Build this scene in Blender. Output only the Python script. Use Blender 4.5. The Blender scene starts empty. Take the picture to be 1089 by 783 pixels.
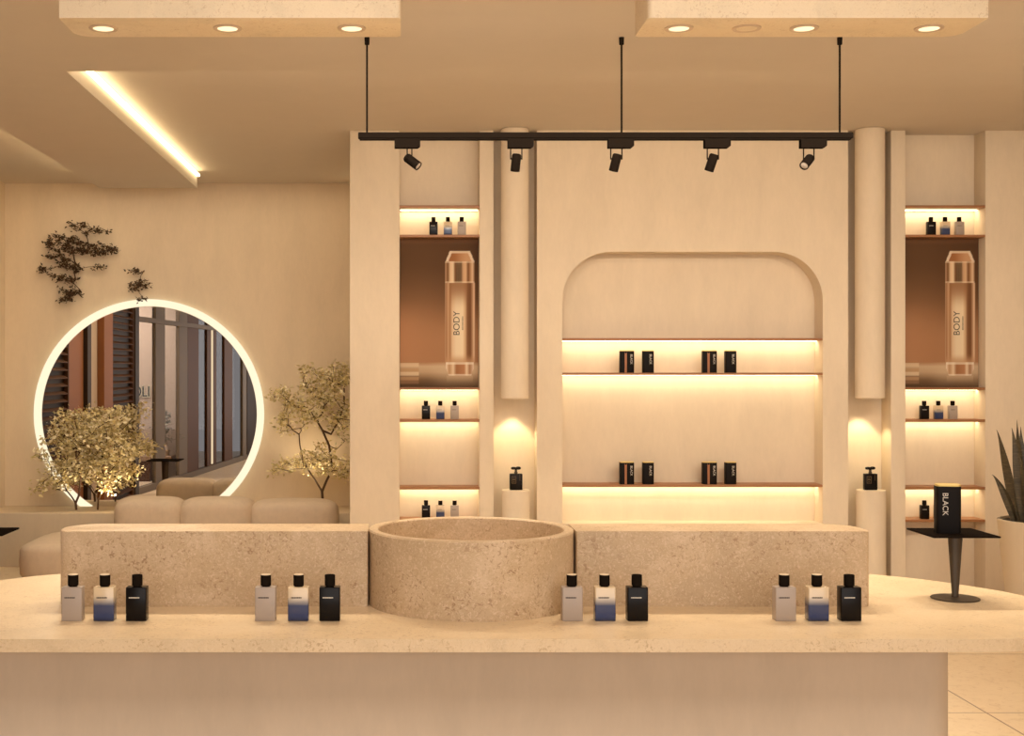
import bpy, bmesh, math, random
from mathutils import Vector, Matrix
random.seed(7)
PI = math.pi
C = bpy.context.scene.collection
F = 1380.0; VX = 425.0; VY = 392.0; EYE = 1.55

def P(px, py, Y):
    "point of the place seen at a pixel, at depth Y"
    return Vector(((px - VX) / F * Y, Y, EYE - (py - VY) / F * Y))
WZ = 8.27                                   # front plane of the display wall
def SX(px): return (px - VX) / F * WZ
def SZ(py): return EYE - (py - VY) / F * WZ

def lin(c):
    out = []
    for v in c:
        v = v / 255.0
        out.append(v / 12.92 if v <= 0.04045 else ((v + 0.055) / 1.055) ** 2.4)
    return out

# ------------------------------------------------------------------ materials
def new_mat(name):
    m = bpy.data.materials.new(name); m.use_nodes = True
    nt = m.node_tree
    return m, nt, nt.nodes['Principled BSDF']

def plain(name, rgb, rough=0.5, metal=0.0, coat=0.0, spec=None):
    m, nt, b = new_mat(name)
    b.inputs['Base Color'].default_value = (*lin(rgb), 1)
    b.inputs['Roughness'].default_value = rough
    b.inputs['Metallic'].default_value = metal
    b.inputs['Coat Weight'].default_value = coat
    if spec is not None: b.inputs['Specular IOR Level'].default_value = spec
    return m

def coords(nt, scale=(1, 1, 1), loc=(0, 0, 0), kind='Object'):
    tc = nt.nodes.new('ShaderNodeTexCoord'); mp = nt.nodes.new('ShaderNodeMapping')
    mp.inputs['Scale'].default_value = scale; mp.inputs['Location'].default_value = loc
    nt.links.new(tc.outputs[kind], mp.inputs['Vector'])
    return mp.outputs['Vector']

def noise(nt, vec, scale, detail=4, rough=0.55, dist=0.0):
    n = nt.nodes.new('ShaderNodeTexNoise')
    n.inputs['Scale'].default_value = scale; n.inputs['Detail'].default_value = detail
    n.inputs['Roughness'].default_value = rough; n.inputs['Distortion'].default_value = dist
    nt.links.new(vec, n.inputs['Vector'])
    return n.outputs['Fac']

def ramp(nt, fac, stops):
    r = nt.nodes.new('ShaderNodeValToRGB')
    el = r.color_ramp.elements
    el[0].position = stops[0][0]; el[0].color = (*stops[0][1], 1)
    el[1].position = stops[-1][0]; el[1].color = (*stops[-1][1], 1)
    for p, c in stops[1:-1]:
        e = el.new(p); e.color = (*c, 1)
    nt.links.new(fac, r.inputs['Fac'])
    return r.outputs['Color']

def mix(nt, fac, a, b, mode='MIX'):
    n = nt.nodes.new('ShaderNodeMix'); n.data_type = 'RGBA'; n.blend_type = mode
    for s, v in ((n.inputs['Factor'], fac), (n.inputs[6], a), (n.inputs[7], b)):
        if hasattr(v, 'links'): nt.links.new(v, s)
        elif isinstance(v, (int, float)): s.default_value = v
        else: s.default_value = (*v, 1)
    return n.outputs[2]

def bump(nt, b, h, strength, dist=0.01):
    n = nt.nodes.new('ShaderNodeBump'); n.inputs['Strength'].default_value = strength
    n.inputs['Distance'].default_value = dist
    nt.links.new(h, n.inputs['Height']); nt.links.new(n.outputs['Normal'], b.inputs['Normal'])

def plaster(name, rgb, amount=0.10, rough=0.85, sc=(2.2, 2.2, 0.8)):
    m, nt, b = new_mat(name)
    v = coords(nt, sc); n1 = noise(nt, v, 2.2, 6, 0.6, 0.4)
    v2 = coords(nt, (18, 18, 5)); n2 = noise(nt, v2, 3.0, 5, 0.7)
    c = lin(rgb)
    lo = [x * (1 - amount) for x in c]; hi = [min(1, x * (1 + amount * 0.8)) for x in c]
    col = ramp(nt, n1, [(0.32, lo), (0.5, c), (0.68, hi)])
    col2 = mix(nt, 0.35, col, ramp(nt, n2, [(0.3, lo), (0.7, hi)]))
    nt.links.new(col2, b.inputs['Base Color'])
    b.inputs['Roughness'].default_value = rough
    b.inputs['Specular IOR Level'].default_value = 0.25
    bump(nt, b, n2, 0.06, 0.004)
    return m

def travertine(name, base, dark, light, rough=0.45, amt=1.0, flake=1.0):
    "cream stone with pale flakes, small brown fossil marks and pores"
    m, nt, b = new_mat(name)
    v = coords(nt)
    c, d, l = lin(base), lin(dark), lin(light)
    def scaled(fac, k):
        w = nt.nodes.new('ShaderNodeRGBToBW'); nt.links.new(fac, w.inputs[0])
        q = nt.nodes.new('ShaderNodeMath'); q.operation = 'MULTIPLY'; q.inputs[1].default_value = k
        nt.links.new(w.outputs[0], q.inputs[0]); return q.outputs[0]
    n1 = noise(nt, v, 5, 5, 0.6, 0.8)
    col = ramp(nt, n1, [(0.32, [x * 0.90 for x in c]), (0.5, c), (0.70, [x * 0.5 + y * 0.5 for x, y in zip(c, l)])])
    # fine flakes, light and dark
    n2 = noise(nt, v, 75, 4, 0.65, 2.2)
    col = mix(nt, scaled(ramp(nt, n2, [(0.52, (0, 0, 0)), (0.62, (1, 1, 1))]), 0.55 * flake), col, l)
    n3 = noise(nt, coords(nt, (1, 1, 1), (3.1, 1.7, 5.3)), 60, 5, 0.7, 2.6)
    col = mix(nt, scaled(ramp(nt, n3, [(0.54, (0, 0, 0)), (0.64, (1, 1, 1))]), 0.50 * amt), col, [x * 0.55 + y * 0.45 for x, y in zip(c, d)])
    # brown fossil marks gathered in patches
    n4 = noise(nt, coords(nt, (1, 1, 1), (7.7, 2.2, 0.4)), 85, 3, 0.6, 1.2)
    n5 = noise(nt, coords(nt, (1, 1, 1), (1.9, 8.4, 4.4)), 8, 3, 0.6)
    mk = mix(nt, 1.0, ramp(nt, n4, [(0.57, (0, 0, 0)), (0.63, (1, 1, 1))]), ramp(nt, n5, [(0.40, (0.12, 0.12, 0.12)), (0.60, (1, 1, 1))]), 'MULTIPLY')
    col = mix(nt, scaled(mk, 0.60 * amt), col, d)
    nt.links.new(col, b.inputs['Base Color'])
    b.inputs['Roughness'].default_value = rough
    b.inputs['Specular IOR Level'].default_value = 0.35
    bump(nt, b, n3, 0.05, 0.003)
    return m

def emit(name, rgb, strength):
    m = bpy.data.materials.new(name); m.use_nodes = True; nt = m.node_tree
    nt.nodes.clear(); e = nt.nodes.new('ShaderNodeEmission'); o = nt.nodes.new('ShaderNodeOutputMaterial')
    e.inputs['Color'].default_value = (*rgb, 1); e.inputs['Strength'].default_value = strength
    nt.links.new(e.outputs[0], o.inputs['Surface'])
    return m

WARM = (1.0, 0.84, 0.54)
M = {}
M['wall'] = plaster('plaster_wall', (226, 209, 184), 0.07)
M['lounge'] = plaster('plaster_lounge', (222, 202, 174), 0.07)
M['ceil'] = plaster('ceiling_paint', (210, 199, 184), 0.02)
M['base'] = plaster('counter_plaster', (204, 186, 164), 0.07, sc=(3, 3, 1.0))
M['stone'] = travertine('stone_blocks', (194, 167, 132), (132, 92, 56), (222, 198, 168))
M['top'] = travertine('stone_counter', (220, 195, 158), (156, 118, 78), (228, 206, 174), 0.35, 0.75, 0.8)
M['boxstone'] = travertine('stone_ceiling', (240, 224, 196), (176, 142, 98), (240, 222, 194), 0.5, 0.6, 0.8)
M['wood'] = plain('shelf_wood', (158, 108, 68), 0.45)
M['black'] = plain('black_metal', (30, 24, 19), 0.8, spec=0.0)
M['gun'] = plain('dark_bronze', (78, 66, 52), 0.45, 0.3, spec=0.3)
M['blackglass'] = plain('black_glass', (22, 17, 14), 0.25, spec=0.15)
M['blackcard'] = plain('black_card', (23, 18, 15), 0.55, spec=0.12)
M['gold'] = plain('gold_foil', (226, 196, 120), 0.35, 0.35)
M['dimgold'] = plain('dim_gold_print', (104, 84, 54), 0.5, spec=0.2)
M['copper'] = plain('copper_foil', (158, 100, 62), 0.5)
M['ivory'] = plain('ivory_print', (214, 204, 190), 0.6)
M['ink'] = plain('dark_print', (70, 60, 52), 0.6)
M['frost'] = plain('frosted_glass', (170, 154, 140), 0.4)
M['captop'] = plain('pale_cap_top', (226, 204, 172), 0.3)
M['sofa'] = plaster('boucle_fabric', (212, 192, 168), 0.07, 0.95, (9, 9, 9))
M['pot'] = plaster('planter_clay', (204, 186, 160), 0.04)
M['bark'] = plain('bark', (84, 58, 38), 0.8)
M['lens'] = plain('lamp_lens', (190, 178, 166), 0.2, spec=0.6)
M['trimring'] = plain('downlight_trim', (214, 192, 166), 0.4)
M['led'] = emit('led_warm', WARM, 11)
M['ledcove'] = emit('led_cove', (1.0, 0.78, 0.44), 8)
M['ledring'] = emit('led_mirror', (1.0, 0.88, 0.62), 1.12)
M['ledlamp'] = emit('led_lamp', (1.0, 0.80, 0.48), 1.5)
M['brown'] = plain('brown_panel', (88, 58, 38), 0.6, spec=0.1)
M['orange'] = plain('terracotta_panel', (140, 90, 56), 0.6, spec=0.1)
M['darkbrown'] = plain('dark_brown_frame', (60, 46, 34), 0.6, spec=0.1)
M['greyframe'] = plain('grey_frame', (112, 98, 82), 0.6, spec=0.15)
M['street'] = plain('neighbour_wall', (184, 164, 144), 0.8)
M['countwood'] = plain('reception_wood', (150, 120, 90), 0.5)

def blue_mat():
    m, nt, b = new_mat('blue_and_clear_glass')
    v = coords(nt)
    s = nt.nodes.new('ShaderNodeSeparateXYZ'); nt.links.new(v, s.inputs[0])
    mr = nt.nodes.new('ShaderNodeMapRange'); mr.inputs[1].default_value = 0; mr.inputs[2].default_value = 0.087
    nt.links.new(s.outputs['Z'], mr.inputs[0])
    col = ramp(nt, mr.outputs[0], [(0.0, lin((38, 44, 66))), (0.12, lin((48, 62, 104))), (0.46, lin((50, 62, 98))),
                                   (0.56, lin((150, 142, 136))), (0.72, lin((214, 192, 160))), (1.0, lin((222, 198, 160)))])
    nt.links.new(col, b.inputs['Base Color']); b.inputs['Roughness'].default_value = 0.2
    b.inputs['Coat Weight'].default_value = 0.3
    return m
M['blue'] = blue_mat()

def floor_mat():
    m, nt, b = new_mat('floor_tiles')
    tc = nt.nodes.new('ShaderNodeTexCoord'); s = nt.nodes.new('ShaderNodeSeparateXYZ')
    nt.links.new(tc.outputs['Object'], s.inputs[0])
    def line(out, off):
        a = nt.nodes.new('ShaderNodeMath'); a.operation = 'SUBTRACT'; a.inputs[1].default_value = off - 0.6
        nt.links.new(out, a.inputs[0])
        w = nt.nodes.new('ShaderNodeMath'); w.operation = 'FLOORED_MODULO'; w.inputs[1].default_value = 1.2
        nt.links.new(a.outputs[0], w.inputs[0])
        d = nt.nodes.new('ShaderNodeMath'); d.operation = 'SUBTRACT'; d.inputs[1].default_value = 0.6
        nt.links.new(w.outputs[0], d.inputs[0])
        ab = nt.nodes.new('ShaderNodeMath'); ab.operation = 'ABSOLUTE'; nt.links.new(d.outputs[0], ab.inputs[0])
        l = nt.nodes.new('ShaderNodeMath'); l.operation = 'LESS_THAN'; l.inputs[1].default_value = 0.0045
        nt.links.new(ab.outputs[0], l.inputs[0]); return l.outputs[0]
    lx = line(s.outputs['X'], 2.64); ly = line(s.outputs['Y'], 5.84)
    mx = nt.nodes.new('ShaderNodeMath'); mx.operation = 'MAXIMUM'
    nt.links.new(lx, mx.inputs[0]); nt.links.new(ly, mx.inputs[1])
    v = coords(nt); n1 = noise(nt, v, 3, 5, 0.6, 0.6); n2 = noise(nt, v, 22, 6, 0.7, 1.0)
    c = ramp(nt, n1, [(0.3, lin((222, 198, 164))), (0.7, lin((234, 212, 180)))])
    c = mix(nt, 0.5, c, ramp(nt, n2, [(0.36, lin((206, 178, 142))), (0.46, lin((232, 210, 178))), (0.6, lin((236, 214, 182)))]))
    c = mix(nt, mx.outputs[0], c, lin((150, 122, 94)))
    nt.links.new(c, b.inputs['Base Color']); b.inputs['Roughness'].default_value = 0.35
    return m
M['floor'] = floor_mat()

def attr_mat(name, rough=0.6, glow=0.0, spec=0.3):
    m, nt, b = new_mat(name)
    b.inputs['Specular IOR Level'].default_value = spec
    a = nt.nodes.new('ShaderNodeAttribute'); a.attribute_name = 'paint'
    nt.links.new(a.outputs['Color'], b.inputs['Base Color']); b.inputs['Roughness'].default_value = rough
    if glow:
        nt.links.new(a.outputs['Color'], b.inputs['Emission Color']); b.inputs['Emission Strength'].default_value = glow
    return m
M['leaf'] = attr_mat('tree_leaves', 0.6)
M['poster'] = attr_mat('poster_print', 0.6, 0.03, 0.08)

def mirror_mat():
    m, nt, b = new_mat('mirror_glass')
    b.inputs['Base Color'].default_value = (0.86, 0.84, 0.82, 1); b.inputs['Metallic'].default_value = 1
    b.inputs['Roughness'].default_value = 0.0
    return m
M['mirror'] = mirror_mat()

def pane_mat():
    m = bpy.data.materials.new('window_glass'); m.use_nodes = True; nt = m.node_tree; nt.nodes.clear()
    o = nt.nodes.new('ShaderNodeOutputMaterial'); t = nt.nodes.new('ShaderNodeBsdfTransparent')
    g = nt.nodes.new('ShaderNodeBsdfGlossy'); g.inputs['Roughness'].default_value = 0.02
    t.inputs['Color'].default_value = (0.84, 0.83, 0.82, 1)
    mx = nt.nodes.new('ShaderNodeMixShader'); mx.inputs[0].default_value = 0.015
    nt.links.new(t.outputs[0], mx.inputs[1]); nt.links.new(g.outputs[0], mx.inputs[2]); nt.links.new(mx.outputs[0], o.inputs['Surface'])
    return m
M['pane'] = pane_mat()

# ------------------------------------------------------------------ mesh helpers
def box(bm, x0, x1, y0, y1, z0, z1, r=0.0, seg=2):
    vs = [bm.verts.new((x, y, z)) for x in (x0, x1) for y in (y0, y1) for z in (z0, z1)]
    fs = []
    for q in ((0, 1, 3, 2), (4, 6, 7, 5), (0, 4, 5, 1), (2, 3, 7, 6), (0, 2, 6, 4), (1, 5, 7, 3)):
        fs.append(bm.faces.new([vs[i] for i in q]))
    if r > 0:
        es = list({e for f in fs for e in f.edges})
        bmesh.ops.bevel(bm, geom=es, offset=r, segments=seg, profile=0.5, affect='EDGES')

def prism(bm, pts, z0, z1, r=0.0, seg=2, flip=None):
    "polygon in x,y swept along z, horizontal edges rounded by r; flip maps a vertex"
    lo = [bm.verts.new((x, y, z0)) for x, y in pts]; hi = [bm.verts.new((x, y, z1)) for x, y in pts]
    n = len(pts)
    fb = bm.faces.new(lo[::-1]); ft = bm.faces.new(hi)
    for i in range(n): bm.faces.new((lo[i], lo[(i + 1) % n], hi[(i + 1) % n], hi[i]))
    if r > 0:
        bmesh.ops.bevel(bm, geom=list(ft.edges) + list(fb.edges), offset=r, segments=seg, profile=0.5, affect='EDGES')

def rrect(x0, x1, y0, y1, r, n=6):
    if not isinstance(r, (list, tuple)): r = (r,) * 4
    pts = []
    for (cx, cy, a, k) in ((x1, y0, -PI / 2, r[0]), (x1, y1, 0, r[1]), (x0, y1, PI / 2, r[2]), (x0, y0, PI, r[3])):
        ox = cx - k if cx == x1 else cx + k; oy = cy - k if cy == y1 else cy + k
        for i in range(n + 1):
            t = a + PI / 2 * i / n; pts.append((ox + k * math.cos(t), oy + k * math.sin(t)))
    return pts

def lathe(bm, prof, seg=48, cx=0, cy=0, sx=1, sy=1):
    rings = []
    for r, z in prof:
        if r < 1e-6: rings.append([bm.verts.new((cx, cy, z))])
        else: rings.append([bm.verts.new((cx + sx * r * math.cos(2 * PI * i / seg), cy + sy * r * math.sin(2 * PI * i / seg), z)) for i in range(seg)])
    for a, b in zip(rings, rings[1:]):
        if len(a) == 1 and len(b) == 1: continue
        for i in range(seg):
            j = (i + 1) % seg
            if len(a) == 1: bm.faces.new((a[0], b[j], b[i]))
            elif len(b) == 1: bm.faces.new((a[i], a[j], b[0]))
            else: bm.faces.new((a[i], a[j], b[j], b[i]))

def tube(bm, pts, rad, seg=8):
    pts = [Vector(p) for p in pts]; n = len(pts)
    if not isinstance(rad, (list, tuple)): rad = [rad] * n
    rings = []
    for i, p in enumerate(pts):
        d = (pts[min(i + 1, n - 1)] - pts[max(i - 1, 0)]).normalized()
        u = d.cross(Vector((0, 0, 1)))
        if u.length < 0.05: u = d.cross(Vector((1, 0, 0)))
        u.normalize(); w = d.cross(u)
        rings.append([bm.verts.new(p + rad[i] * (math.cos(2 * PI * k / seg) * u + math.sin(2 * PI * k / seg) * w)) for k in range(seg)])
    for a, b in zip(rings, rings[1:]):
        for k in range(seg):
            bm.faces.new((a[k], a[(k + 1) % seg], b[(k + 1) % seg], b[k]))
    bm.faces.new(rings[0][::-1]); bm.faces.new(rings[-1])

def superell(bm, c, rad, e1=0.5, e2=0.5, nu=40, nv=22):
    def pw(v, e): return math.copysign(abs(v) ** e, v)
    prev = None; top = bm.verts.new((c[0], c[1], c[2] + rad[2])); bot = bm.verts.new((c[0], c[1], c[2] - rad[2]))
    rows = []
    for j in range(1, nv):
        t = PI / 2 - PI * j / nv
        rows.append([bm.verts.new((c[0] + rad[0] * pw(math.cos(t), e1) * pw(math.cos(2 * PI * i / nu), e2),
                                   c[1] + rad[1] * pw(math.cos(t), e1) * pw(math.sin(2 * PI * i / nu), e2),
                                   c[2] + rad[2] * pw(math.sin(t), e1))) for i in range(nu)])
    for i in range(nu):
        bm.faces.new((top, rows[0][i], rows[0][(i + 1) % nu])); bm.faces.new((bot, rows[-1][(i + 1) % nu], rows[-1][i]))
        for a, b in zip(rows, rows[1:]): bm.faces.new((a[i], b[i], b[(i + 1) % nu], a[(i + 1) % nu]))

def obj(name, bm, mat, parent=None, smooth=None, loc=None):
    bmesh.ops.recalc_face_normals(bm, faces=bm.faces)
    me = bpy.data.meshes.new(name); bm.to_mesh(me); bm.free()
    me.materials.append(mat)
    if smooth is not None:
        me.polygons.foreach_set('use_smooth', [True] * len(me.polygons))
        me.set_sharp_from_angle(angle=math.radians(smooth))
    o = bpy.data.objects.new(name, me); C.objects.link(o)
    if parent: o.parent = parent
    if loc: o.location = loc
    return o

def B(): return bmesh.new()
def tag(o, label, cat, group=None):
    o['label'] = label; o['category'] = cat
    if group: o['group'] = group
    return o
def thing(name, label, cat, loc=(0, 0, 0), group=None, rz=0):
    o = bpy.data.objects.new(name, None); C.objects.link(o); o.location = loc; o.rotation_euler.z = rz
    o.empty_display_size = 0.05
    return tag(o, label, cat, group)
def struct(name, bm, mat, smooth=None):
    o = obj(name, bm, mat, None, smooth); o['kind'] = 'structure'; return o
def dup(root, loc, label=None, group=None, rz=None):
    r = root.copy(); C.objects.link(r); r.location = loc
    if rz is not None: r.rotation_euler.z = rz
    if label: r['label'] = label
    if group: r['group'] = group
    for ch in list(root.children):
        c = ch.copy(); C.objects.link(c); c.parent = r
        for g in list(ch.children):
            d = g.copy(); C.objects.link(d); d.parent = c
    return r

def text_obj(name, body, size, mat, parent, loc, rot, extrude=0.0004, mirror=False, spacing=1.0, offset=0.0):
    cu = bpy.data.curves.new(name, 'FONT'); cu.body = body; cu.size = size; cu.extrude = extrude
    cu.align_x = 'CENTER'; cu.align_y = 'CENTER'; cu.space_character = spacing; cu.offset = offset
    t = bpy.data.objects.new('tmp', cu); C.objects.link(t)
    dg = bpy.context.evaluated_depsgraph_get(); dg.update()
    me = bpy.data.meshes.new_from_object(t.evaluated_get(dg)); bpy.data.objects.remove(t)
    me.materials.clear(); me.materials.append(mat)
    if mirror: me.transform(Matrix.Scale(-1, 4, (1, 0, 0))); me.flip_normals()
    o = bpy.data.objects.new(name, me); C.objects.link(o); o.location = loc; o.rotation_euler = rot
    if parent: o.parent = parent
    return o

def linked(name, me, mat, parent, loc=(0, 0, 0)):
    o = bpy.data.objects.new(name, me); C.objects.link(o); o.parent = parent; o.location = loc; return o

# ------------------------------------------------------------------ the room shell
XL = -3.24; XR = 5.2; SOF = 2.938; UP = 3.068; YB = 10.65; NB = WZ + 0.165
bm = B(); box(bm, -5.6, XR + 0.2, -3.0, 10.9, -0.1, 0); struct('floor', bm, M['floor'])
bm = B(); box(bm, -5.6, XR + 0.2, -3.0, 6.06, SOF, 3.3)
box(bm, -2.305, -1.557, 6.06, 9.976, SOF, 3.3)
struct('ceiling', bm, M['ceil'])
bm = B(); box(bm, XL - 0.2, XR + 0.2, 6.06, 10.9, UP, 3.29); struct('ceiling_upper', bm, M['ceil'])
# lounge back wall and left wall
bm = B(); box(bm, XL - 0.2, -0.318, YB, 10.9, 0, UP); struct('wall_lounge', bm, M['lounge'])
bm = B(); box(bm, XL - 0.2, XL, 5.54, YB, 0, UP); struct('wall_left', bm, M['lounge'])
bm = B(); box(bm, XR, XR + 0.2, -3.0, WZ + 0.3, 0, UP); struct('wall_right', bm, M['wall'])

# display wall: back slab, pilasters, arch panel
bm = B()
xa = [SX(v) for v in (372, 425, 510, 525, 571, 598, 875, 902, 947.5, 963, 1048)]
box(bm, xa[0], XR, NB, 10.9, 0, UP)
box(bm, xa[0], xa[1], WZ, NB, 0, UP, 0.006)
box(bm, xa[2], xa[3], WZ, NB, 0, UP, 0.004)
box(bm, xa[8], xa[9], WZ, NB, 0, UP, 0.004)
box(bm, xa[10], XR, WZ, NB, 0, UP, 0.004)
AX0, AX1, AZ0, AZ1, AR = xa[5], xa[6], SZ(557), SZ(268), 0.31
def arch_pts():
    p = [(AX1, AZ0)]
    for i in range(17):
        t = PI / 2 * i / 16; p.append((AX1 - AR + AR * math.cos(t), AZ1 - AR + AR * math.sin(t)))
    for i in range(17):
        t = PI / 2 + PI / 2 * i / 16; p.append((AX0 + AR + AR * math.cos(t), AZ1 - AR + AR * math.sin(t)))
    p.append((AX0, AZ0)); return p
ap = arch_pts()
X0, X1 = xa[4], xa[7]
def quadstrip(bm, pts, y):
    return [bm.verts.new((x, y, z)) for x, z in pts]
# front face pieces around the arch as quads between inner outline and outer rectangle
inner = ap
outer = [(X1, AZ0)]
for i in range(17):
    t = i / 16.0
    outer.append((X1, AZ1 - AR + (UP - AZ1 + AR) * t) if t < 1 else (X1, UP))
for i in range(17):
    t = i / 16.0
    outer.append((X0, UP - (UP - AZ1 + AR) * t) if t > 0 else (X0, UP))
outer.append((X0, AZ0))
iv = quadstrip(bm, inner, WZ); ov = quadstrip(bm, outer, WZ); ib = quadstrip(bm, inner, NB)
for i in range(len(inner) - 1):
    bm.faces.new((iv[i], iv[i + 1], ov[i + 1], ov[i])); bm.faces.new((iv[i], ib[i], ib[i + 1], iv[i + 1]))
box(bm, X0, X1, WZ, NB, 0, AZ0)
bm.faces.new([bm.verts.new(v) for v in ((X0, WZ, AZ0), (X0, NB, AZ0), (X0, NB, UP), (X0, WZ, UP))])
bm.faces.new([bm.verts.new(v) for v in ((X1, WZ, AZ0), (X1, NB, AZ0), (X1, NB, UP), (X1, WZ, UP))])
struct('wall_back', bm, M['wall'], 25)

# ------------------------------------------------------------------ wall shelves with led strips
def shelf(x0, x1, ytop, label, group, led=True, th=0.016, y1=NB):
    z = SZ(ytop)
    t = thing('wall_shelf', label, 'shelf', ((x0 + x1) / 2, WZ, z - th), group)
    w = (x1 - x0) / 2; d = y1 - WZ
    bm = B(); box(bm, -w + 0.0005, w - 0.0005, 0.001, d, 0, th, 0.0015, 1); obj('board', bm, M['wood'], t)
    if led:
        bm = B(); box(bm, -w + 0.006, w - 0.006, d - 0.06, d - 0.02, -0.0026, -0.0005); obj('led_strip', bm, M['led'], t)
    return z
LC = (xa[1], xa[2]); RC = (xa[9], xa[10]); AC = (xa[5], xa[6])
ys = [218.3, 249.6, 412.2, 446.2, 518.2, 552.8]
what = ['topmost brown shelf high above the bottles', 'brown shelf just above the perfume poster', 'brown shelf just below the perfume poster',
        'thin brown shelf under the middle trio of bottles', 'brown shelf above the lowest trio of bottles', 'lowest brown shelf, near the counter']
zs = []
for side, (a, b) in (('left', LC), ('right', RC)):
    for i, (y, wh) in enumerate(zip(ys, what)):
        z = shelf(a, b, y, wh + ' in the ' + side + ' alcove', 'shelves in the poster alcoves', led=(i not in (1, 5)))
        if side == 'left': zs.append(z)
za = [shelf(AC[0], AC[1], y, l, 'shelves in the arched niche') for y, l in
      ((359.6, 'long brown shelf crossing the arched niche above the upper boxes'),
       (396.6, 'long brown shelf under the upper row of black boxes'),
       (515.6, 'long brown shelf under the lower row of black boxes'))]

# ------------------------------------------------------------------ posters
def sm(a, b, x):
    t = max(0.0, min(1.0, (x - a) / (b - a))); return t * t * (3 - 2 * t)
def lerp(a, b, t): return tuple(p + (q - p) * t for p, q in zip(a, b))
def band(stops, u):
    for (a, ca), (b, cb) in zip(stops, stops[1:]):
        if u <= b: return lerp(ca, cb, max(0, (u - a) / (b - a)))
    return stops[-1][1]
def art(u, v):
    bg = lerp((172, 122, 84), (104, 72, 46), sm(0.30, 0.85, v))
    bg = lerp(bg, (86, 56, 36), 0.5 * sm(0.2, 0.9, u) * sm(0.35, 0.7, v))
    bg = lerp(bg, (150, 100, 66), 0.5 * sm(0.95, 1.0, v))
    bg = lerp(bg, (196, 138, 96), 0.45 * (1 - sm(0.0, 0.5, u)) * (1 - sm(0.2, 0.6, abs(v - 0.3) * 2)))
    if v < 0.17:
        tb = band([(0, (92, 66, 44)), (0.05, (130, 98, 68)), (0.10, (196, 160, 122)), (0.14, (206, 172, 134)), (0.17, (170, 120, 82))], v)
        bg = lerp(tb, (216, 184, 146), 0.5 * sm(0.3, 0.6, u) * (1 - abs(v - 0.1) * 8)) if abs(v - 0.1) < 0.12 else tb
        if u < 0.24:
            for q, c in ((0.150, (224, 190, 148)), (0.115, (196, 152, 108)), (0.09, (228, 196, 154)), (0.055, (190, 146, 104)), (0.035, (150, 110, 76))):
                if abs(v - q) < 0.014: bg = lerp(bg, c, 0.85)
    uc = 0.765
    # reflection halo of the base
    if v < 0.077:
        if abs(u - uc) < 0.17: bg = lerp(bg, (214, 178, 138), 0.45 * sm(0.02, 0.077, v))
        return bg
    if v > 0.915: return bg
    if v > 0.846:                                    # faceted top of the cap
        h = 0.185 - (v - 0.846) / 0.069 * 0.055
        if abs(u - uc) > h: return bg
        if abs(u - uc) > h - 0.035: return (238, 208, 172)
        if v > 0.900: return (232, 198, 158)
        return lerp((168, 108, 66), (212, 158, 112), sm(-0.1, 0.1, u - uc))
    if v > 0.702:                                    # metal collar
        if abs(u - uc) > 0.185: return bg
        c = band([(0.58, (196, 150, 110)), (0.61, (122, 82, 52)), (0.64, (232, 192, 148)), (0.68, (240, 206, 164)), (0.70, (150, 106, 70)),
                  (0.735, (66, 44, 28)), (0.785, (80, 54, 34)), (0.80, (206, 158, 116)), (0.84, (226, 180, 134)), (0.87, (124, 80, 50)),
                  (0.90, (196, 146, 102)), (0.925, (236, 200, 158)), (0.95, (160, 112, 76))], u)
        if 0.725 < u < 0.80 and (int(v * 130) + int(u * 90)) % 2 == 0: c = lerp(c, (206, 166, 120), 0.6)
        if v < 0.715 or v > 0.838: c = lerp(c, (240, 210, 170), 0.6)
        return c
    if v > 0.165:                                    # glass body
        if abs(u - uc) > 0.192: return bg
        top = sm(0.52, 0.69, v)
        c = band([(0.573, (226, 190, 150)), (0.590, (160, 112, 76)), (0.615, (206, 160, 118)), (0.64, (168, 120, 82)), (0.665, (226, 188, 146)),
                  (0.72, (240, 212, 172)), (0.80, (242, 214, 172)), (0.835, (214, 170, 126)), (0.86, (136, 92, 60)), (0.90, (122, 80, 50)),
                  (0.925, (190, 142, 102)), (0.945, (232, 196, 156)), (0.957, (170, 124, 88))], u)
        if 0.63 < u < 0.86: c = lerp(c, (152, 104, 68), 0.85 * top)
        c = lerp(c, (196, 146, 104), 0.8 * (1 - sm(0.165, 0.23, v)))
        return c
    k = 0.175 - 0.03 * (1 - sm(0.077, 0.13, v))      # thick glass base
    if abs(u - uc) > k: return bg
    c = band([(0.59, (240, 214, 180)), (0.63, (196, 146, 102)), (0.68, (236, 204, 164)), (0.72, (168, 112, 72)), (0.82, (188, 130, 88)),
              (0.85, (240, 210, 172)), (0.89, (176, 124, 86)), (0.94, (238, 210, 176))], u)
    if v > 0.152 or v < 0.090: c = lerp(c, (242, 220, 188), 0.7)
    return c
pw, ph = (xa[2] - xa[1]) - 0.004, 0
pz0, pz1 = zs[2] + 0.001, zs[1] - 0.016 - 0.001
ph = pz1 - pz0
def art_mesh():
    nu, nv = 110, 200
    vs = [(-pw / 2 + pw * i / nu, 0, ph * j / nv) for j in range(nv + 1) for i in range(nu + 1)]
    fs = [(j * (nu + 1) + i, j * (nu + 1) + i + 1, (j + 1) * (nu + 1) + i + 1, (j + 1) * (nu + 1) + i) for j in range(nv) for i in range(nu)]
    me = bpy.data.meshes.new('printed_image'); me.from_pydata(vs, [], fs)
    ca = me.color_attributes.new('paint', 'FLOAT_COLOR', 'POINT')
    buf = []
    for j in range(nv + 1):
        for i in range(nu + 1): buf += lin(tuple(x * k for x, k in zip(art(i / nu, j / nv), (0.93, 0.96, 1.0)))) + [1]
    ca.data.foreach_set('color', buf); me.materials.append(M['poster']); return me
am = art_mesh()
PY = WZ + 0.095
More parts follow.
